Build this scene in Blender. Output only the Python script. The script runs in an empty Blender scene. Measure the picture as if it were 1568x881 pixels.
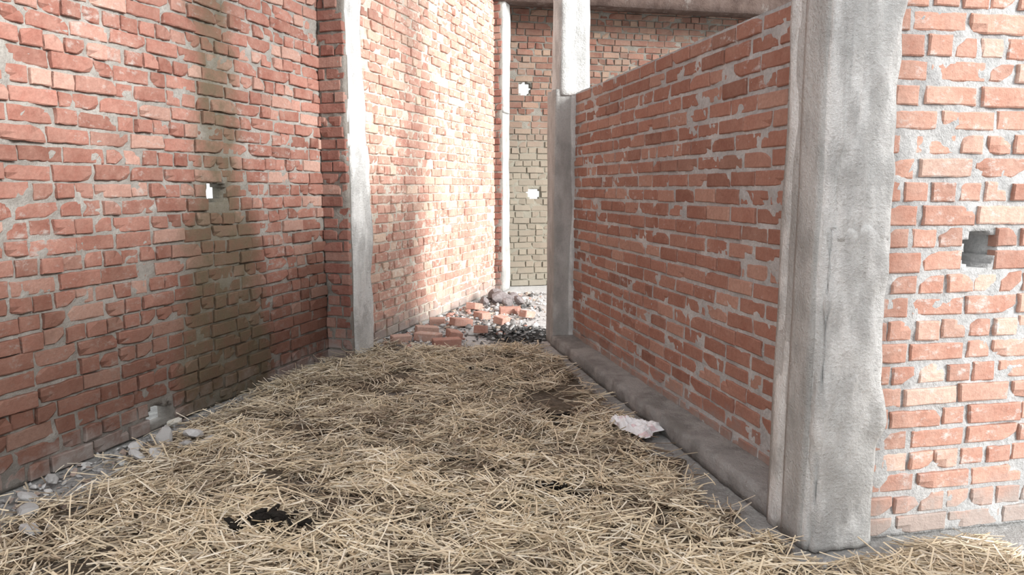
import bpy, math, random
from mathutils import Vector, noise, Matrix, Euler
import numpy as np

scene = bpy.context.scene
try:
    scene.view_settings.view_transform = 'Standard'
    scene.view_settings.look = 'None'
except Exception:
    pass

def V(*a): return Vector(a)
DL = V(0.2957, 0.9553, 0); NL = V(0.9553, -0.2957, 0)      # left wall direction / corridor normal
DR = V(-0.2079, 0.9781, 0); NR = V(-0.9781, -0.2079, 0)    # partition direction / corridor normal
DB = V(0.9781, 0.2079, 0); NB = V(0.2079, -0.9781, 0)      # cross walls

# ------------------------------------------------------------------ materials
def new_mat(name):
    m = bpy.data.materials.new(name); m.use_nodes = True
    nt = m.node_tree
    for n in list(nt.nodes): nt.nodes.remove(n)
    out = nt.nodes.new('ShaderNodeOutputMaterial')
    b = nt.nodes.new('ShaderNodeBsdfPrincipled')
    nt.links.new(b.outputs[0], out.inputs[0])
    b.inputs['Roughness'].default_value = 0.92
    b.inputs['Specular IOR Level'].default_value = 0.2
    return m, nt, b

class G:
    def __init__(s, nt): s.nt = nt; s.L = nt.links
    def pos(s):
        return s.nt.nodes.new('ShaderNodeNewGeometry').outputs['Position']
    def mapping(s, vec, scale):
        n = s.nt.nodes.new('ShaderNodeMapping'); s.L.new(vec, n.inputs[0]); n.inputs['Scale'].default_value = scale
        return n.outputs[0]
    def noise(s, vec, scale, detail=4, rough=0.6):
        n = s.nt.nodes.new('ShaderNodeTexNoise'); s.L.new(vec, n.inputs['Vector'])
        n.inputs['Scale'].default_value = scale; n.inputs['Detail'].default_value = detail
        n.inputs['Roughness'].default_value = rough
        return n.outputs['Fac']
    def rng(s, v, a, b, c=0., d=1., smooth=False):
        n = s.nt.nodes.new('ShaderNodeMapRange'); s.L.new(v, n.inputs[0])
        if smooth: n.interpolation_type = 'SMOOTHSTEP'
        for i, x in enumerate((a, b, c, d)): n.inputs[i+1].default_value = x
        return n.outputs[0]
    def math(s, op, a, b=None):
        n = s.nt.nodes.new('ShaderNodeMath'); n.operation = op
        for i, x in enumerate((a, b)):
            if x is None: continue
            if isinstance(x, (int, float)): n.inputs[i].default_value = x
            else: s.L.new(x, n.inputs[i])
        return n.outputs[0]
    def mix(s, f, a, b, mode='MIX'):
        n = s.nt.nodes.new('ShaderNodeMix'); n.data_type = 'RGBA'; n.blend_type = mode
        for i, x in ((0, f), (6, a), (7, b)):
            if isinstance(x, (int, float)): n.inputs[i].default_value = x
            elif isinstance(x, tuple): n.inputs[i].default_value = (*x, 1) if len(x) == 3 else x
            else: s.L.new(x, n.inputs[i])
        return n.outputs[2]
    def attr(s, name):
        n = s.nt.nodes.new('ShaderNodeAttribute'); n.attribute_name = name
        sp = s.nt.nodes.new('ShaderNodeSeparateColor'); s.L.new(n.outputs['Color'], sp.inputs[0])
        return sp.outputs
    def sep(s, v):
        n = s.nt.nodes.new('ShaderNodeSeparateXYZ'); s.L.new(v, n.inputs[0]); return n.outputs
    def dot(s, v, d):
        n = s.nt.nodes.new('ShaderNodeVectorMath'); n.operation = 'DOT_PRODUCT'
        s.L.new(v, n.inputs[0]); n.inputs[1].default_value = d; return n.outputs['Value']
    def bump(s, bsdf, h, strength=0.5, dist=0.01):
        n = s.nt.nodes.new('ShaderNodeBump'); s.L.new(h, n.inputs['Height'])
        n.inputs['Strength'].default_value = strength; n.inputs['Distance'].default_value = dist
        s.L.new(n.outputs[0], bsdf.inputs['Normal'])

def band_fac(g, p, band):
    # algae stain plus the near column's soft shadow band, both painted into the colour
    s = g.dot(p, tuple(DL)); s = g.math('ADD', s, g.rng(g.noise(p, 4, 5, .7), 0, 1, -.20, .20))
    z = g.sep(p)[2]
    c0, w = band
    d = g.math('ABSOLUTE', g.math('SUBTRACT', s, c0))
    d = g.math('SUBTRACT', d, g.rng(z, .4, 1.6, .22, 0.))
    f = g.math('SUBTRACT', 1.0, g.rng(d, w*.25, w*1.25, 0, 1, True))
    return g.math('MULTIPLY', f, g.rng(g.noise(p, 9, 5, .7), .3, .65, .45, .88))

def brick_mat(name, dark, lite, pale, smear=0.5, smear_col=(.50,.47,.45), band=None, dirt=0.0, greycol=None, basez=.22, low_shade=0.):
    m, nt, b = new_mat(name); g = G(nt)
    p = g.pos(); a = g.attr('bcol')
    c = g.mix(a[0], dark, lite)
    c = g.mix(g.rng(a[1], .70, 1., 0., .85), c, pale)
    c = g.mix(g.rng(a[2], .80, 1., 0., .6), c, tuple(x*.55 for x in dark))
    n1 = g.noise(p, 9, 5, .65)
    c = g.mix(g.rng(n1, .35, .7, .0, .40), c, pale)
    n2 = g.noise(p, 60, 4, .7)
    c = g.mix(g.rng(n2, .3, .7, .35, 0.), c, tuple(x*.5 for x in dark), 'MIX')
    n3 = g.noise(g.mapping(p, (1, 1, 1.6)), 17, 6, .72)
    n4 = g.noise(p, 2.2, 3, .5)
    k = g.math('ADD', n3, g.rng(n4, .3, .7, -.08, .08))
    c = g.mix(g.rng(k, .68 - .14*smear, .80 - .12*smear, 0., .65), c, smear_col)
    z = g.sep(p)[2]
    zb = g.math('ADD', z, g.rng(n1, 0, 1, -.25, .25))
    if low_shade:   # shade on the lower wall, painted into the brick colour
        zd = g.math('ADD', z, g.rng(n4, 0, 1, -.7, .7))
        c = g.mix(g.rng(zd, 1.45, .6, 0., low_shade), c, (.10, .052, .036))
    c = g.mix(g.rng(zb, basez, basez-.17, 0., .75), c, (.33, .31, .29))
    if dirt: c = g.mix(g.rng(n4, .35, .65, 0., dirt), c, (.20, .15, .12))
    if greycol:
        c = g.mix(g.rng(zb, 2.3, 1.7, .0, .75), c, greycol)
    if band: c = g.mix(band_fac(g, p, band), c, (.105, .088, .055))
    nt.links.new(c, b.inputs['Base Color'])
    h = g.math('ADD', g.math('MULTIPLY', n2, .6), g.math('MULTIPLY', n3, .9))
    g.bump(b, h, .6, .010)
    return m

def mortar_mat(name, c1, c2, band=None, greenlow=False, low_shade=0.):
    m, nt, b = new_mat(name); g = G(nt); p = g.pos()
    n1 = g.noise(p, 6, 5, .65); n2 = g.noise(p, 70, 4, .7)
    c = g.mix(g.rng(n1, .35, .68), c1, c2)
    c = g.mix(g.rng(n2, .35, .65, .35, 0.), c, tuple(x*.45 for x in c1))
    z = g.sep(p)[2]
    if low_shade:  # lower-wall shade painted into the joints too
        zd = g.math('ADD', z, g.rng(g.noise(p, 2.2, 3, .5), 0, 1, -.7, .7))
        c = g.mix(g.rng(zd, 1.45, .6, 0., low_shade), c, (.13, .115, .10))
    if greenlow: c = g.mix(g.rng(z, 2.3, 1.7, 0, .6), c, (.3, .28, .22))
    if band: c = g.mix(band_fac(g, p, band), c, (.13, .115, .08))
    nt.links.new(c, b.inputs['Base Color'])
    g.bump(b, n2, .8, .01)
    return m

def concrete_mat(name, c1, c2, c3=(.8, .8, .78), streak=1.0, white=.5, stain=.45):
    m, nt, b = new_mat(name); g = G(nt); p = g.pos()
    ps = g.mapping(p, (1, 1, .32))
    n1 = g.noise(ps, 8, 5, .6); n2 = g.noise(p, 5, 5, .6); n3 = g.noise(p, 90, 4, .7)
    k = g.math('ADD', g.math('MULTIPLY', n1, streak*.5), g.math('MULTIPLY', n2, 1-streak*.5))
    c = g.mix(g.rng(k, .42, .58), c1, c2)
    c = g.mix(g.rng(n1, .47, .58, 0, white), c, c3)
    c = g.mix(g.rng(n3, .3, .6, .25, 0.), c, tuple(x*.55 for x in c1))
    n5 = g.noise(g.mapping(p, (1, 1, .5)), 4, 7, .75)
    c = g.mix(g.rng(n5, .58, .66, 0, stain), c, (.30, .29, .27))
    n6 = g.noise(p, 30, 5, .75)
    c = g.mix(g.rng(n6, .64, .70, 0, stain), c, (.18, .17, .16))
    nt.links.new(c, b.inputs['Base Color'])
    g.bump(b, g.math('ADD', n3, g.math('MULTIPLY', g.noise(p, 24, 6, .7), 1.6)), .8, .014)
    return m

# ------------------------------------------------------------------ mesh helper
def make_obj(name, verts, faces, mats, midx=None, cols=None, smooth=True, parent=None):
    me = bpy.data.meshes.new(name)
    me.from_pydata(verts, [], faces)
    for m in mats: me.materials.append(m)
    if midx is not None: me.polygons.foreach_set('material_index', midx)
    if cols is not None:
        at = me.color_attributes.new('bcol', 'FLOAT_COLOR', 'POINT')
        at.data.foreach_set('color', np.array(cols, dtype=np.float32).ravel())
    if smooth is True: me.polygons.foreach_set('use_smooth', [True]*len(me.polygons))
    elif smooth == 'mortar': me.polygons.foreach_set('use_smooth', [q == 1 for q in midx])
    me.update()
    ob = bpy.data.objects.new(name, me); scene.collection.objects.link(ob)
    if parent: ob.parent = parent
    return ob

def nz(x, y, z): return noise.noise(Vector((x, y, z)))

# ------------------------------------------------------------------ brick wall
def brick_wall(name, O, D, N, L, z0, z1, mb, mm, bond='english', holes=(), seed=1, T=.11, step=.022,
               ch=.083, mort=-.010, mamp=.014, jitter=1.0, BL=.236, detail=True, joint=.014, chip=.25, hmix=.16, rec=.03):
    R = random.Random(seed)
    verts = []; faces = []; mi = []; cols = []
    def P(s, z, d):
        return (O.x + D.x*s + N.x*d, O.y + D.y*s + N.y*d, z)
    ns = max(2, int(L/step)); nzc = max(2, int((z1-z0)/step))
    ds = L/ns; dz = (z1-z0)/nzc
    def inhole(s, z):
        for (a, b_, c, d_) in holes:
            e = .25*nz(s*30, z*30, 3)
            if abs((s-(a+b_)/2)/((b_-a)/2))**2.6+abs((z-(c+d_)/2)/((d_-c)/2))**2.6 < 1+e*2: return True
        return False
    keep = np.zeros((ns, nzc), bool)
    for i in range(ns):
        for j in range(nzc):
            keep[i, j] = not inhole((i+.5)*ds, z0+(j+.5)*dz)
    F = {}; B = {}
    def fv(i, j):
        if (i, j) not in F:
            s = i*ds; z = z0+j*dz
            q = 1.0 if detail else .6
            d = mort + mamp*q*(nz(s*9, z*9, seed)*1.0 + nz(s*28, z*28, seed+5)*.9)
            F[(i, j)] = len(verts); verts.append(P(s, z, d)); cols.append((.5, 0, 0, 1))
        return F[(i, j)]
    def bv(i, j):
        if (i, j) not in B:
            B[(i, j)] = len(verts); verts.append(P(i*ds, z0+j*dz, -T)); cols.append((.5, 0, 0, 1))
        return B[(i, j)]
    for i in range(ns):
        for j in range(nzc):
            if not keep[i, j]: continue
            faces.append((fv(i, j), fv(i+1, j), fv(i+1, j+1), fv(i, j+1))); mi.append(1)
            faces.append((bv(i, j), bv(i, j+1), bv(i+1, j+1), bv(i+1, j))); mi.append(1)
            for (di, dj, a, b_) in ((-1, 0, (i, j), (i, j+1)), (1, 0, (i+1, j+1), (i+1, j)), (0, -1, (i+1, j), (i, j)), (0, 1, (i, j+1), (i+1, j+1))):
                u, w = i+di, j+dj
                if u < 0 or w < 0 or u >= ns or w >= nzc or not keep[u, w]:
                    faces.append((fv(*a), fv(*b_), bv(*b_), bv(*a))); mi.append(1)
    nc = int((z1-z0)/ch+.01)
    for c in range(nc):
        zc = z0 + c*ch + ch/2
        hdr = (bond == 'english') and (c % 2 == 1)
        s = -R.uniform(.0, .02) - (.06 if hdr else (.12 if (bond != 'english' and c % 2) else 0.0)) - (R.random()*.1 if bond=='english' else R.random()*.02)
        while s < L:
            h = hdr
            if bond == 'english' and R.random() < hmix: h = not h
            if bond == 'stretcher' and R.random() < .03: h = True
            l = (BL/2-.004 if h else BL)*R.uniform(.95, 1.04)
            a, b_ = max(s, 0), min(s+l-joint*R.uniform(.6, 1.3), L)
            s += l
            for (x0, x1, y0, y1) in holes:      # bricks broken away around the opening
                if y0-.012 < zc < y1+.012:
                    if a >= x0-.01 and b_ <= x1+.01: b_ = a
                    elif a < x0 < b_: b_ = x0+R.uniform(-.01, .012)
                    elif a < x1 < b_: a = x1-R.uniform(-.01, .012)
            if b_-a < .035: continue
            sc = (a+b_)/2; w = b_-a
            hh = (ch - joint*R.uniform(.65, 1.2))
            d0 = R.uniform(-.004, .009)*jitter
            if R.random() < rec: d0 -= .010
            tilt = R.gauss(0, .009)*jitter; yaw = R.gauss(0, .014)*jitter; zoff = R.gauss(0, .0018)*jitter
            nx = max(4, int(w/.035)+1) if detail else max(3, int(w/.07)+1)
            ny = 4 if detail else 3
            col = (min(1, max(0, R.gauss(.5, .3))), R.random(), R.random(), 1)
            chips = [(R.choice((-1, 1)), R.choice((-1, 1)), R.uniform(.012, .04)) for _ in range(2) if R.random() < chip]
            base = len(verts); seedb = R.random()*100
            bv_ = .0045
            def coord(i, j):
                u = -1+2*i/(nx); v = -1+2*j/(ny)
                edge = (i in (0, nx)) or (j in (0, ny))
                uu = u; vv = v
                if i == 1: uu = -1+bv_/(w/2)
                if i == nx-1: uu = 1-bv_/(w/2)
                if j == 1: vv = -1+bv_/(hh/2)
                if j == ny-1: vv = 1-bv_/(hh/2)
                x = uu*w/2; y = vv*hh/2
                y += .0022*jitter*nz(x*45+seedb, round(v)*3, 1)*(1 if abs(v) > .4 else 0)*2
                x += .0028*jitter*nz(y*45+seedb, round(u)*3, 7)*(1 if abs(u) > .4 else 0)*2
                d = d0 + .0030*nz(x*18+seedb, y*18, 4)
                if edge: d -= .0045
                for (cx, cy, r) in chips:
                    dist = math.hypot(x-cx*w/2, y-cy*hh/2)
                    if dist < r:
                        k = 1-dist/r; d -= .02*k; x -= cx*.010*k; y -= cy*.006*k
                d += yaw*x
                return x, y+tilt*x+zoff, d
            for i in range(nx+1):
                for j in range(ny+1):
                    x, y, d = coord(i, j)
                    verts.append(P(sc+x, zc+y, d)); cols.append(col)
            def id_(i, j): return base+i*(ny+1)+j
            for i in range(nx):
                for j in range(ny):
                    faces.append((id_(i, j), id_(i+1, j), id_(i+1, j+1), id_(i, j+1))); mi.append(0)
            ring = [(i, 0) for i in range(nx)]+[(nx, j) for j in range(ny)]+[(i, ny) for i in range(nx, 0, -1)]+[(0, j) for j in range(ny, 0, -1)]
            rb = len(verts)
            for (i, j) in ring:
                x, y, d = coord(i, j); verts.append(P(sc+x, zc+y, -.035)); cols.append(col)
            n = len(ring)
            for k in range(n):
                k2 = (k+1) % n
                faces.append((id_(*ring[k2]), id_(*ring[k]), rb+k, rb+k2)); mi.append(0)
    return make_obj(name, verts, faces, [mb, mm], mi, cols, smooth='mortar')

# ------------------------------------------------------------------ rough concrete box
def rough_box_data(O, D, N, L, W, z0, z1, step, amp, streak=.3, seed=0, verts=None, faces=None, stepz=None):
    stepz = stepz or step
    a = max(1, round(L/step)); b = max(1, round(W/step)); c = max(1, round((z1-z0)/stepz))
    idx = {}
    def vid(i, j, k):
        if (i, j, k) in idx: return idx[(i, j, k)]
        s = L*i/a; t = W*j/b; z = z0+(z1-z0)*k/c
        p = O + D*s + N*t; p.z = z
        nrm = Vector((0, 0, 0))
        if i == 0: nrm -= D
        if i == a: nrm += D
        if j == 0: nrm -= N
        if j == b: nrm += N
        if k == c: nrm += Vector((0, 0, .5))
        e = 1
        if nrm.length > 1.1: nrm *= .8; e = 1.5
        n = noise.noise(Vector((p.x*9+seed, p.y*9, p.z*9*streak))) + .6*noise.noise(Vector((p.x*30+seed, p.y*30, p.z*30*streak))) - (.35 if e > 1 else 0)
        p = p + nrm*amp*n*e
        idx[(i, j, k)] = len(verts); verts.append(tuple(p)); return idx[(i, j, k)]
    for i in range(a):
        for j in range(b):
            faces.append((vid(i, j, 0), vid(i, j+1, 0), vid(i+1, j+1, 0), vid(i+1, j, 0)))
            faces.append((vid(i, j, c), vid(i+1, j, c), vid(i+1, j+1, c), vid(i, j+1, c)))
    for i in range(a):
        for k in range(c):
            faces.append((vid(i, 0, k), vid(i+1, 0, k), vid(i+1, 0, k+1), vid(i, 0, k+1)))
            faces.append((vid(i, b, k), vid(i, b, k+1), vid(i+1, b, k+1), vid(i+1, b, k)))
    for j in range(b):
        for k in range(c):
            faces.append((vid(0, j, k), vid(0, j, k+1), vid(0, j+1, k+1), vid(0, j+1, k)))
            faces.append((vid(a, j, k), vid(a, j+1, k), vid(a, j+1, k+1), vid(a, j, k+1)))

def rough_boxes(name, boxes, mats, midx=None, parent=None):
    verts = []; faces = []; mi = []
    for q, bx in enumerate(boxes):
        n0 = len(faces)
        rough_box_data(*bx['a'], verts=verts, faces=faces, seed=bx.get('seed', q*7), streak=bx.get('streak', .3), stepz=bx.get('sz'))
        mi += [bx.get('m', 0)]*(len(faces)-n0)
    return make_obj(name, verts, faces, mats, mi, parent=parent)

# ------------------------------------------------------------------ build materials
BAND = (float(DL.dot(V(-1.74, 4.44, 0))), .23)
mb_left = brick_mat('brick_left', (.26, .105, .078), (.42, .195, .152), (.58, .39, .32), .75, (.46, .43, .40), band=BAND, basez=.15, low_shade=.68)
mm_left = mortar_mat('mortar_left', (.30, .28, .255), (.46, .44, .41), band=BAND, low_shade=.55)
mb_pil = brick_mat('brick_jamb', (.21, .085, .066), (.33, .15, .12), (.42, .27, .22), .5, (.36, .33, .30))
mm_pil = mortar_mat('mortar_jamb', (.22, .20, .18), (.32, .30, .27))
mb_rear = brick_mat('brick_left_rear', (.46, .22, .17), (.62, .35, .28), (.78, .62, .49), .95, (.78, .72, .63))
mm_rear = mortar_mat('mortar_rear', (.58, .53, .45), (.76, .70, .62))
mb_part = brick_mat('brick_partition', (.32, .148, .108), (.44, .22, .165), (.54, .34, .27), .45, (.56, .54, .53))
mm_part = mortar_mat('mortar_partition', (.44, .44, .44), (.66, .65, .64))
mb_right = brick_mat('brick_right', (.40, .20, .148), (.53, .295, .222), (.66, .50, .42), .85, (.58, .56, .54))
mm_right = mortar_mat('mortar_right', (.38, .38, .38), (.54, .54, .535))
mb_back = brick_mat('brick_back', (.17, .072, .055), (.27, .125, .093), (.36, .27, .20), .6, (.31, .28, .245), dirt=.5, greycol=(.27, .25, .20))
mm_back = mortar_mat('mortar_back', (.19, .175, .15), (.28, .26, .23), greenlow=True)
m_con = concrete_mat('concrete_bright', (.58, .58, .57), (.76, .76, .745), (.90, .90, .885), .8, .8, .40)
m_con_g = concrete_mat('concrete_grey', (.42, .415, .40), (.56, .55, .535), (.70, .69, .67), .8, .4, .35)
m_con_d = concrete_mat('concrete_plinth', (.27, .265, .255), (.42, .41, .40), (.56, .55, .54), .1, .2)
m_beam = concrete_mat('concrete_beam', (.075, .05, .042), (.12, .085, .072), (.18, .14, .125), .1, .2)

# ------------------------------------------------------------------ walls
Pn = V(-2.2, 2.96, 0)
O1 = Pn - DL*3.6; L1 = (5.49-2.96)/DL.y + 3.6 + .12
def sL(Y): return 3.6 + (Y-2.96)/DL.y
holes1 = [(sL(4.33), sL(4.33)+.19, 1.215, 1.34),
          (sL(2.90), sL(2.90)+.22, 1.21, 1.34),
          (sL(3.80), sL(3.80)+.20, .02, .13)]
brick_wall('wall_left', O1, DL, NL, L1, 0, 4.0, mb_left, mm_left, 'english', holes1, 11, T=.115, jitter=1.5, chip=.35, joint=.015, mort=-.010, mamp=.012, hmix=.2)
O2 = V(-1.177, 6.13, 0) - DL*.55
brick_wall('wall_left_rear', O2, DL, NL, 3.85, 0, 4.1, mb_rear, mm_rear, 'english', [], 23, T=.115, jitter=1.2, step=.03, mamp=.012, mort=-.008)
O3 = V(-.35, 9.68, 0)
def sB(x): return (x+.35)/DB.x
brick_wall('wall_back', O3, DB, NB, 6.2, 0, 4.1, mb_back, mm_back, 'english',
           [(sB(.08), sB(.08)+.17, 2.49, 2.66), (sB(.20), sB(.20)+.19, 1.16, 1.29)], 31, T=.115, jitter=1.3, step=.025, detail=False)
O4 = V(1.20, 2.765, 0)
brick_wall('wall_partition', O4, DR, NR, 3.42, .055, 2.05, mb_part, mm_part, 'stretcher', [], 41, T=.115, jitter=.8,
           joint=.019, mort=-.005, mamp=.008, step=.02, chip=.15, rec=0.)
O5 = V(1.325, 2.60, 0) - DB*.02
brick_wall('wall_right', O5, DB, NB, 1.5, 0, 2.5, mb_right, mm_right, 'english',
           [(.335, .48, 1.005, 1.15)], 53, T=.22, jitter=.95, joint=.018, mort=-.006, mamp=.008, step=.015, chip=.3, hmix=.1)
# unseen wall right of the camera, added to shade the lower left wall
brick_wall('wall_shade_blocker', V(1.80, -2.2, 0), V(0, 1, 0), V(-1, 0, 0), 4.4, 0, 2.6, mb_part, mm_part, 'stretcher', [], 71, T=.115,
           step=.08, detail=False, joint=.018)

# ------------------------------------------------------------------ columns
c0 = V(1.06, 2.52, 0)
rough_boxes('concrete_column', [
    dict(a=(c0, DB, DR, .25, .25, 0, 4.0, .018, .012), m=0, streak=.15, sz=.04),
    dict(a=(c0+DB*.012-DR*.022, DB, DR, .245, .05, 0, 1.17, .012, .022), m=0, streak=.35, seed=5, sz=.02),
    dict(a=(c0+DB*.05-DR*.012, DB, DR, .205, .05, 1.12, 4.0, .012, .026), m=0, streak=.25, seed=9, sz=.02),
    dict(a=(c0-DB*.010+DR*.02, DB, DR, .03, .13, 0, 4.0, .02, .004), m=1, streak=.1, seed=12, sz=.05),
    dict(a=(c0-DB*.003+DR*.135, DB, DR, .03, .12, 0, 4.0, .02, .005), m=1, streak=.1, seed=15, sz=.05),
], [m_con, m_con_g])
c1 = V(.345, 6.0, 0)
rough_boxes('concrete_column', [
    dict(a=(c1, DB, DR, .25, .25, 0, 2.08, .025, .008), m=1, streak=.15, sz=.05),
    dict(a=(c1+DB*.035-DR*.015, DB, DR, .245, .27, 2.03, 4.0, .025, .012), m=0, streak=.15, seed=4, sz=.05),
    dict(a=(c1+DB*.13-DR*.012, DB, DR, .06, .03, 0, 2.05, .02, .01), m=0, streak=.15, seed=8, sz=.05),
], [m_con, m_con_g])
C1 = V(-1.195, 5.45, 0)
rough_boxes('concrete_column', [
    dict(a=(C1-NL*.235+DL*.05, DL, NL, .27, .245, 0, 1.62, .02, .014), m=0, streak=.3, sz=.04),
    dict(a=(C1-NL*.235+DL*.03, DL, NL, .27, .222, 1.60, 4.0, .02, .016), m=0, streak=.3, seed=6, sz=.04),
], [m_con, m_con_g])
brick_wall('brick_pilaster', C1-NL*.22-DL*.0, NL, -DL, .205, 0, 4.0, mb_pil, mm_pil, 'english', [], 61, T=.06, jitter=1.2, step=.02)
C2 = V(-.12, 9.2, 0)
rough_boxes('concrete_column', [
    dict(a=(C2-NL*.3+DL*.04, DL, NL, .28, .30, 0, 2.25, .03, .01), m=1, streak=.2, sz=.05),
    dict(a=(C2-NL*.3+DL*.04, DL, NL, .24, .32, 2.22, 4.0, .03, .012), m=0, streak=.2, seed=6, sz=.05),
], [m_con, m_con_g])
brick_wall('brick_pilaster', C2-NL*.16, NL, -DL, .15, 0, 4.0, mb_pil, mm_pil, 'english', [], 67, T=.05, jitter=1.2, step=.03)

rough_boxes('partition_plinth', [
    dict(a=(V(1.01, 2.765, 0)+DB*.005, DR, DB, 3.34, .20, 0, .09, .025, .012), m=0, streak=1., sz=.03)], [m_con_d])
rough_boxes('ceiling_beam', [
    dict(a=(V(-.45, 9.12, 0), DB, DR, 6.2, .25, 3.52, 3.95, .08, .008), m=0, streak=1.)], [m_beam])
rough_boxes('shade_slabs', [  # unseen slabs, added to cut sky light over back wall and near bay
    dict(a=(V(-.45, 9.12, 0)+DR*.02, DB, DR, 6.2, .9, 3.96, 4.08, .2, .004), m=0, streak=1.),
    dict(a=(V(-2.9, 2.3, 0), V(1, 0, 0), V(0, 1, 0), 4.4, 3.3, 4.01, 4.13, .3, .004), m=0, streak=1.)], [m_beam])

# ------------------------------------------------------------------ floor
m_fl, nt, b = new_mat('floor_dust'); g = G(nt); p = g.pos()
n1 = g.noise(p, 1.6, 6, .65); n2 = g.noise(p, 14, 6, .7); n3 = g.noise(p, 90, 4, .7)
c = g.mix(g.rng(n1, .35, .65), (.30, .295, .285), (.46, .455, .445))
c = g.mix(g.rng(n2, .5, .62, 0, .6), c, (.62, .62, .61))
c = g.mix(g.rng(n3, .3, .6, .4, 0), c, (.15, .145, .14))
xyz = g.sep(p)
c = g.mix(g.math('MULTIPLY', g.rng(xyz[1], 5.6, 6.3), g.rng(n2, .3, .6, .35, .9)), c, (.68, .67, .66))
vd = nt.nodes.new('ShaderNodeVectorMath'); vd.operation = 'DISTANCE'; nt.links.new(g.mapping(p, (1, .8, 1)), vd.inputs[0]); vd.inputs[1].default_value = (.06, 6.5*.8, 0)
dd = g.math('ADD', vd.outputs['Value'], g.rng(n2, 0, 1, -.35, .35))
c = g.mix(g.rng(dd, .38, .28), c, (.02, .02, .02))
nt.links.new(c, b.inputs['Base Color'])
g.bump(b, g.math('ADD', n3, g.math('MULTIPLY', n2, 2)), .8, .015)
verts = []; faces = []
xs = np.arange(-7, 9.01, .125); ys = np.arange(-5, 13.01, .125)
for x in xs:
    for y in ys:
        verts.append((x, y, min(0, -.006+.008*nz(x*2, y*2, 0))))
ny_ = len(ys)
for i in range(len(xs)-1):
    for j in range(ny_-1):
        faces.append((i*ny_+j, (i+1)*ny_+j, (i+1)*ny_+j+1, i*ny_+j+1))
make_obj('floor', verts, faces, [m_fl])

# ------------------------------------------------------------------ straw
def lwx(Y): return -2.2+(Y-2.96)*.3095      # left wall x
def rwx(Y): return 1.06+(2.52-Y)*.2065 if Y > 2.5 else 3.2     # plinth face x
def cov(x, y):
    l = lwx(y); r = rwx(y)
    e = .16*nz(x*2.5, y*2.5, 9)+.06*nz(x*8, y*8, 3)
    a = (x-l-.06-.26*max(0, min(1, (4.3-y)/1.2))+e)/.22
    bb = (r-x-.03 - (.10 if y > 2.6 else 0)+e)/.15
    cc = (5.9-y+e*2)/.35
    v = min(a, bb, cc, 1)
    return max(0, v)
def mound(x, y):
    k = cov(x, y)
    return k*(.030+.022*nz(x*2.2, y*2.2, 1)+.024*nz(x*6, y*6, 2)+.022*nz(x*15, y*15, 3))-.006
m_sb, nt, b = new_mat('straw_bed'); g = G(nt); p = g.pos()
n1 = g.noise(g.mapping(p, (1, 3.5, 1)), 30, 6, .7); n2 = g.noise(p, 2.2, 5, .6)
c = g.mix(g.rng(n1, .34, .62), (.07, .054, .042), (.40, .33, .25))
c = g.mix(g.rng(n2, .52, .64, 0, .6), c, (.26, .25, .24))
nt.links.new(c, b.inputs['Base Color']); g.bump(b, n1, 1., .03)
verts = []; faces = []; idx = {}
st = .03
X0, X1, Y0, Y1 = -2.9, 1.78, .9, 6.0
nxg = int((X1-X0)/st); nyg = int((Y1-Y0)/st)
def gv(i, j):
    if (i, j) not in idx:
        x = X0+i*st; y = Y0+j*st
        idx[(i, j)] = len(verts); verts.append((x, y, mound(x, y)-.004))
    return idx[(i, j)]
for i in range(nxg):
    for j in range(nyg):
        x = X0+(i+.5)*st; y = Y0+(j+.5)*st
        if x > 1.0 and y > 2.4 and x < 1.4: continue
        if y > 2.5+(x-1.3)*.2 and x > 1.2: continue
        if cov(x, y) > 0: faces.append((gv(i, j), gv(i+1, j), gv(i+1, j+1), gv(i, j+1)))
make_obj('straw_bedding', verts, faces, [m_sb])

m_st, nt, b = new_mat('straw'); g = G(nt); a = g.attr('bcol')
c = g.mix(a[0], (.18, .13, .09), (.82, .70, .51))
c = g.mix(g.rng(a[1], .55, 1., 0, .9), c, g.mix(a[0], (.38, .31, .24), (.95, .89, .76)))
nt.links.new(c, b.inputs['Base Color']); b.inputs['Roughness'].default_value = .5
R = random.Random(5)
verts = []; faces = []; cols = []
def strand(x, y, z, az, tilt, ln, w, bend, col):
    segs = 3 if ln > .07 else 2
    ct = math.cos(tilt)
    base = len(verts)
    roll = R.uniform(-.7, .7)
    for k in range(segs+1):
        t = k/segs-.5
        aa = az+bend*t
        px = x+math.cos(aa)*ct*ln*t; py = y+math.sin(aa)*ct*ln*t; pz = z+math.sin(tilt)*ln*t - abs(bend)*.05*ln*(t*t*4)
        pz = max(pz, .004)
        sx, sy = -math.sin(aa), math.cos(aa)
        for q in range(3):
            an = roll+q*2.094
            verts.append((px+sx*w*math.cos(an), py+sy*w*math.cos(an), pz+w*math.sin(an)*.7)); cols.append(col)
    for k in range(segs):
        for q in range(3):
            q2 = (q+1) % 3
            faces.append((base+k*3+q, base+k*3+q2, base+k*3+3+q2, base+k*3+3+q))
cnt = 0
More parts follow.
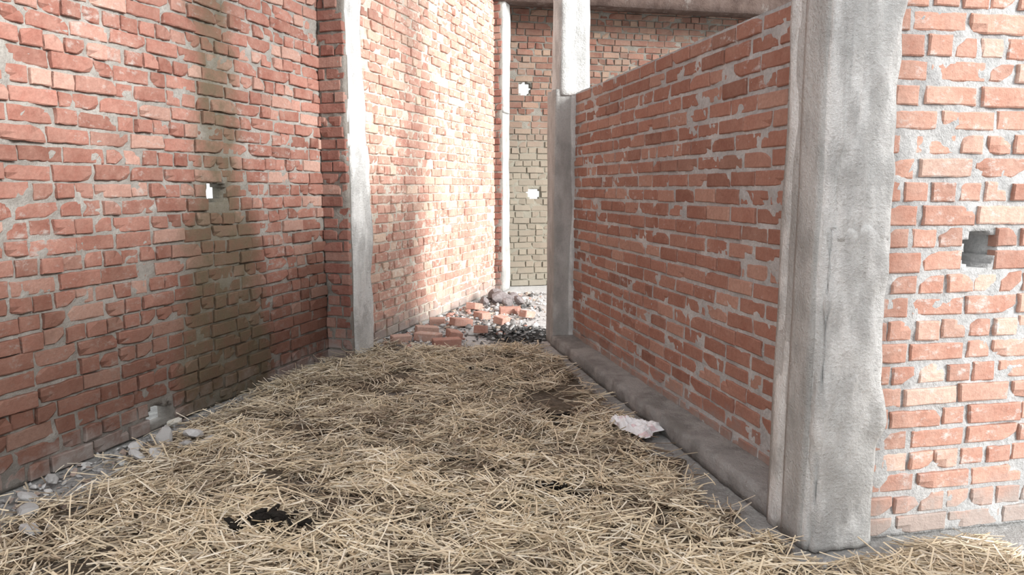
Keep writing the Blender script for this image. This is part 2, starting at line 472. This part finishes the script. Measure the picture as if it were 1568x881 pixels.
while cnt < 48000:
    y = 1.5+4.5*R.random()**1.1; x = R.uniform(-2.6, 1.76)
    k = cov(x, y)
    if k <= 0 and R.random() > .03: continue
    if x < lwx(y)+.08 or x > rwx(y)-.06: continue
    if y > 2.35 and x > .98: continue
    if k > 0 and R.random() > .25+k: continue
    dn = nz(x*1.7+5, y*1.7, 8)+.8*nz(x*6, y*6, 4)
    if R.random() > .74+1.2*dn: continue
    az = nz(x*3.2, y*3.2, 20)*8 + R.gauss(0, .55)
    if R.random() < .28: az = R.uniform(0, math.pi)
    hg = R.random()**1.6
    tone = .46+.5*nz(x*2.5, y*2.5, 30)+.6*nz(x*9, y*9, 3)+R.gauss(0, .25)+(.2 if y < 3.1 else 0)+(hg-.35)*.75
    if 3.4 < y < 5.4: tone -= .08
    col = (min(1, max(0, tone)), R.random(), R.random(), 1)
    ln = R.choice((.04, .07, .11, .15, .20))*R.uniform(.7, 1.25)
    strand(x, y, max(.003, mound(x, y))+hg*.05+.002, az, R.gauss(0, .22), ln, R.uniform(.0014, .0040), R.gauss(0, .28), col)
    cnt += 1
for _ in range(2200):
    x = R.uniform(1.15, 1.76); y = R.uniform(1.9, 2.50+(x-1.3)*.2)
    if x < 1.4 and y > 2.38: continue
    strand(x, y, .006+R.random()*.03+max(0, mound(x, y)), R.uniform(-.8, .8), R.gauss(0, .1), R.uniform(.05, .16), R.uniform(.0014, .0038), R.gauss(0, .4), (R.uniform(.3, 1), R.random(), 0, 1))
make_obj('straw_litter', verts, faces, [m_st], None, cols, smooth=False)

# ------------------------------------------------------------------ rubble
m_rb, nt, b = new_mat('rubble'); g = G(nt); p = g.pos()
an = nt.nodes.new('ShaderNodeAttribute'); an.attribute_name = 'bcol'
n2 = g.noise(p, 40, 5, .7)
c = g.mix(g.rng(n2, .35, .65, 0, .4), an.outputs['Color'], (.42, .41, .40))
nt.links.new(c, b.inputs['Base Color']); g.bump(b, n2, .7, .01)
import bmesh
bm = bmesh.new(); bmesh.ops.create_icosphere(bm, subdivisions=2, radius=1)
IV = [v.co.copy() for v in bm.verts]; IF = [tuple(v.index for v in f.verts) for f in bm.faces]; bm.free()
def stone(vs, fs, cs, x, y, z, size, col, R, boxy=0):
    M = Euler((R.gauss(0, .35), R.gauss(0, .35), R.uniform(0, 6.28))).to_matrix()
    b0 = len(vs); sd = R.random()*50
    minz = 1e9; pts = []
    cuts = [(Vector((R.gauss(0, 1), R.gauss(0, 1), R.gauss(0, 1))).normalized(), R.uniform(.45, .8)) for _ in range(6)]
    for v in IV:
        q = v.copy()
        if boxy:
            mx = max(abs(q.x), abs(q.y), abs(q.z)); q = q.lerp(q/mx, boxy)*.85
        for (cn, cd_) in cuts:
            dd_ = q.dot(cn)
            if dd_ > cd_: q -= cn*(dd_-cd_)
        q *= 1+.18*noise.noise(q*1.6+Vector((sd, 0, 0)))
        q = Vector((q.x*size[0], q.y*size[1], q.z*size[2])); q = M @ q
        pts.append(q); minz = min(minz, q.z)
    for q in pts:
        vs.append((x+q.x, y+q.y, z+q.z-minz-.003)); cs.append((*col, 1))
    for f in IF: fs.append(tuple(b0+i for i in f))
RED = (.46, .22, .165); GREY = (.42, .415, .41); WH = (.70, .70, .69); BLK = (.02, .02, .02); TAN = (.48, .38, .30); DGR = (.27, .265, .26)
R = random.Random(9)
vs, fs, cs = [], [], []
def zoneB():
    y = R.uniform(5.9, 9.1); l = -1.177+(y-6.13)*.3095
    return l+.06+abs(R.gauss(0, .5)), y
for _ in range(1300):
    x, y = zoneB()
    if y < 6.35 and x > .28: continue
    s = R.choice((.006, .010, .014, .022))*R.uniform(.7, 1.4)
    col = R.choice((GREY, WH, WH, (.2, .19, .18), RED, TAN, BLK, (.2, .19, .18)))
    stone(vs, fs, cs, x, y, 0, (s*1.4, s, s*.7), col, R, .3)
for _ in range(40):
    x, y = zoneB()
    if y < 7.2 or x < -1.177+(y-6.13)*.3095+.12: continue
    s = R.uniform(.02, .045)
    col = R.choice((GREY, (.22, .17, .16), (.16, .14, .13), RED, (.3, .2, .18)))
    stone(vs, fs, cs, x, y, 0, (s*1.5, s, s*.7), col, R, .5)
for (x, y, s) in [(-.12, 8.2, .11), (.0, 8.35, .09), (-.2, 8.4, .11), (.08, 8.1, .06), (-.3, 8.1, .06), (-.05, 8.05, .06)]:
    stone(vs, fs, cs, x, y, 0, (s*1.3, s, s*.8), (.18, .15, .15), R, .0)
make_obj('rubble_pile', vs, fs, [m_rb], None, cs, smooth=False)
vs, fs, cs = [], [], []
for _ in range(260):
    x = .03+R.gauss(0, .19); y = 6.5+R.gauss(0, .25); s = R.uniform(.006, .022)
    if x > .26: continue
    stone(vs, fs, cs, x, y, 0, (s*1.5, s, s*.5), R.choice((BLK, BLK, (.05, .05, .05), (.2, .2, .2))), R, .2)
make_obj('charred_ash_heap', vs, fs, [m_rb], None, cs, smooth=False)
m_lb = brick_mat('brick_loose', (.42, .20, .155), (.56, .31, .245), (.68, .50, .42), .7, (.66, .63, .60), basez=.0)
def loose_brick(x, y, z, L, rz, rx=0., ry=0., ww=.11, hh=.07):
    bm = bmesh.new(); bmesh.ops.create_cube(bm, size=1)
    for v in bm.verts: v.co = Vector((v.co.x*L, v.co.y*ww, v.co.z*hh))
    bmesh.ops.bevel(bm, geom=list(bm.edges), offset=.005, segments=1, affect='EDGES')
    bmesh.ops.subdivide_edges(bm, edges=list(bm.edges), cuts=1, use_grid_fill=True)
    M = Matrix.Translation((x, y, 0)) @ Euler((rx, ry, rz)).to_matrix().to_4x4()
    mz = 1e9
    for v in bm.verts:
        n = noise.noise(v.co*18+Vector((x*9, y*9, 0)))
        end = 1 if v.co.x > L*.45 and L < .2 else .25
        v.co *= 1+.10*n*end
        if end == 1: v.co.x += .03*noise.noise(v.co*25+Vector((y, x, 0)))
        v.co = M @ v.co; mz = min(mz, v.co.z)
    for v in bm.verts: v.co.z += z-mz-.002
    me = bpy.data.meshes.new('loose_brick'); bm.to_mesh(me); bm.free(); me.materials.append(m_lb)
    at = me.color_attributes.new('bcol', 'FLOAT_COLOR', 'POINT')
    cc = (R.uniform(.4, 1), R.random(), 0, 1)
    at.data.foreach_set('color', list(cc)*len(me.vertices))
    ob = bpy.data.objects.new('loose_brick', me); scene.collection.objects.link(ob)
for (x, y, z, L, rz, rx, ry) in [
    (-.94, 6.12, 0, .16, .4, 0, 0), (-.72, 6.22, 0, .23, 2.7, 0, 0), (-.76, 6.48, 0, .20, .3, 0, .1),
    (-.54, 5.98, 0, .23, .25, 0, 0), (-.50, 6.26, 0, .18, 1.9, .2, 0), (-.48, 6.85, 0, .20, .6, 0, .15),
    (-.30, 7.30, 0, .16, 2.2, 0, 0), (-.10, 7.0, 0, .13, 1., .2, 0), (-.72, 6.95, 0, .14, .1, 0, 0),
    (-.02, 7.6, 0, .22, .1, 0, 0), (-.40, 7.75, 0, .2, 1.2, 0, .2), (.15, 7.3, 0, .12, .7, 0, .2), (-.28, 6.5, 0, .10, 1.4, 0, .2)]:
    loose_brick(x, y, z, L, rz, rx, ry)
# mortar rubble along near left wall
vs, fs, cs = [], [], []
for _ in range(2200):
    y = R.uniform(1.4, 4.9)
    if y > 3.8 and R.random() < .8: continue
    x = lwx(y)+.02+abs(R.gauss(0, .18))*(1.7 if y < 3.8 else .35)
    s = R.choice((.003, .004, .006, .009, .013))*R.uniform(.7, 1.5)
    stone(vs, fs, cs, x+s, y, 0, (s*1.6, s, s*.55), R.choice((GREY, WH, GREY, DGR, DGR, (.40, .30, .25))), R, .5)
for (x, y, s) in [(-1.72, 3.50, .05), (-1.62, 3.62, .055), (-1.78, 3.36, .035), (-1.58, 3.45, .045), (-1.53, 3.58, .035),
                  (-1.9, 2.75, .05), (-1.95, 2.6, .045), (-1.62, 3.76, .035), (-1.86, 3.50, .04), (-1.78, 3.66, .03), (-1.68, 3.36, .04), (-2.0, 2.9, .04),
                  (-1.50, 3.44, .03), (-1.80, 2.62, .04), (-2.02, 3.1, .03)]:
    stone(vs, fs, cs, x, y, .02, (s*1.5, s, s*.6), R.choice((GREY, (.62, .62, .62), (.50, .50, .50))), R, .5)
stone(vs, fs, cs, -1.86, 3.93, 0, (.05, .035, .03), (.72, .68, .60), R, .3)
make_obj('mortar_rubble', vs, fs, [m_rb], None, cs, smooth=False)
vs, fs, cs = [], [], []
for _ in range(110):
    x = 1.0+R.random()*.6; y = 2.40+(x-1.06)*.2-abs(R.gauss(0, .05)); s = R.uniform(.005, .020)
    stone(vs, fs, cs, x, y, 0, (s*1.3, s, s*.9), R.choice((GREY, WH, (.35, .35, .35))), R, .3)
make_obj('mortar_rubble', vs, fs, [m_rb], None, cs, smooth=False)

# dark dung clumps
m_dg, nt, b = new_mat('dung'); g = G(nt); p = g.pos(); n2 = g.noise(p, 60, 5, .7)
nt.links.new(g.mix(n2, (.012, .011, .010), (.05, .043, .037)), b.inputs['Base Color']); g.bump(b, n2, 1, .02)
def dung(x, y, s, lift=.012):
    vs, fs, cs = [], [], []
    for _ in range(70):
        q = R.uniform(.006, .018)*s
        px, py = x+R.gauss(0, .048)*s, y+R.gauss(0, .022)*s
        stone(vs, fs, cs, px, py, max(0, mound(px, py))+lift+R.random()*.01, (q*1.6, q, q*.6), (0, 0, 0), R, 0)
    make_obj('dung_clump', vs, fs, [m_dg], None, cs)
dung(-.93, 2.63, 1.2, .028); dung(-.15, 4.95, 1.1, .02); dung(-.25, 3.28, .8, .02); dung(.17, 2.95, .8, .02); dung(.27, 4.0, .7, .02)

# ------------------------------------------------------------------ plastic bag
m_bag, nt, b = new_mat('plastic_bag'); g = G(nt); p = g.pos()
n1 = g.noise(p, 14, 3, .5)
nt.links.new(g.mix(g.rng(n1, .58, .64, 0, .5), (.90, .90, .92), (.74, .42, .46)), b.inputs['Base Color'])
b.inputs['Roughness'].default_value = .35
verts = []; faces = []; n = 40
for i in range(n+1):
    for j in range(n+1):
        u = i/n*2-1; v = j/n*2-1
        r = 1-.35*abs(nz(u*1.6+3, v*1.6, 3))-.12*(u*u+v*v)*.5
        x = u*.165*r; y = v*.14*r*(.75+.45*u)
        e = (1-abs(u)**4)*(1-abs(v)**4)
        z = .034+e*(.016+.05*abs(nz(u*2.2+7, v*2.2, 1))+.025*abs(nz(u*5, v*5, 5))+.004*abs(nz(u*12, v*12, 5)))
        ca, sa = math.cos(-.6), math.sin(-.6)
        wx, wy = .65+x*ca-y*sa, 3.80+x*sa+y*ca
        verts.append((wx, wy, z+max(0, mound(wx, wy))))
for i in range(n):
    for j in range(n):
        faces.append((i*(n+1)+j, (i+1)*(n+1)+j, (i+1)*(n+1)+j+1, i*(n+1)+j+1))
make_obj('plastic_bag', verts, faces, [m_bag], smooth=False)

# ------------------------------------------------------------------ light
w = bpy.data.worlds.new('sky'); scene.world = w; w.use_nodes = True
bg = w.node_tree.nodes['Background']; bg.inputs[0].default_value = (.96, .985, 1.0, 1); bg.inputs[1].default_value = 1.9
sd = bpy.data.lights.new('sun', 'SUN'); sd.energy = 6.0; sd.angle = math.radians(24); sd.color = (1, .98, .95)
so = bpy.data.objects.new('sun', sd); scene.collection.objects.link(so)
el = math.radians(20); h = V(2.89, -1.84, 0).normalized()
dirv = -(h*math.cos(el)+V(0, 0, math.sin(el)))
so.rotation_euler = dirv.to_track_quat('-Z', 'Y').to_euler(); so.location = (5, -3, 6)

# ------------------------------------------------------------------ camera
cd = bpy.data.cameras.new('camera'); cam = bpy.data.objects.new('camera', cd); scene.collection.objects.link(cam)
cam.location = (0, 0, 1.3); cam.rotation_euler = (math.radians(90-7.69), 0, 0)
cd.sensor_width = 36; cd.lens = 25.94; cd.clip_start = .05
scene.camera = cam
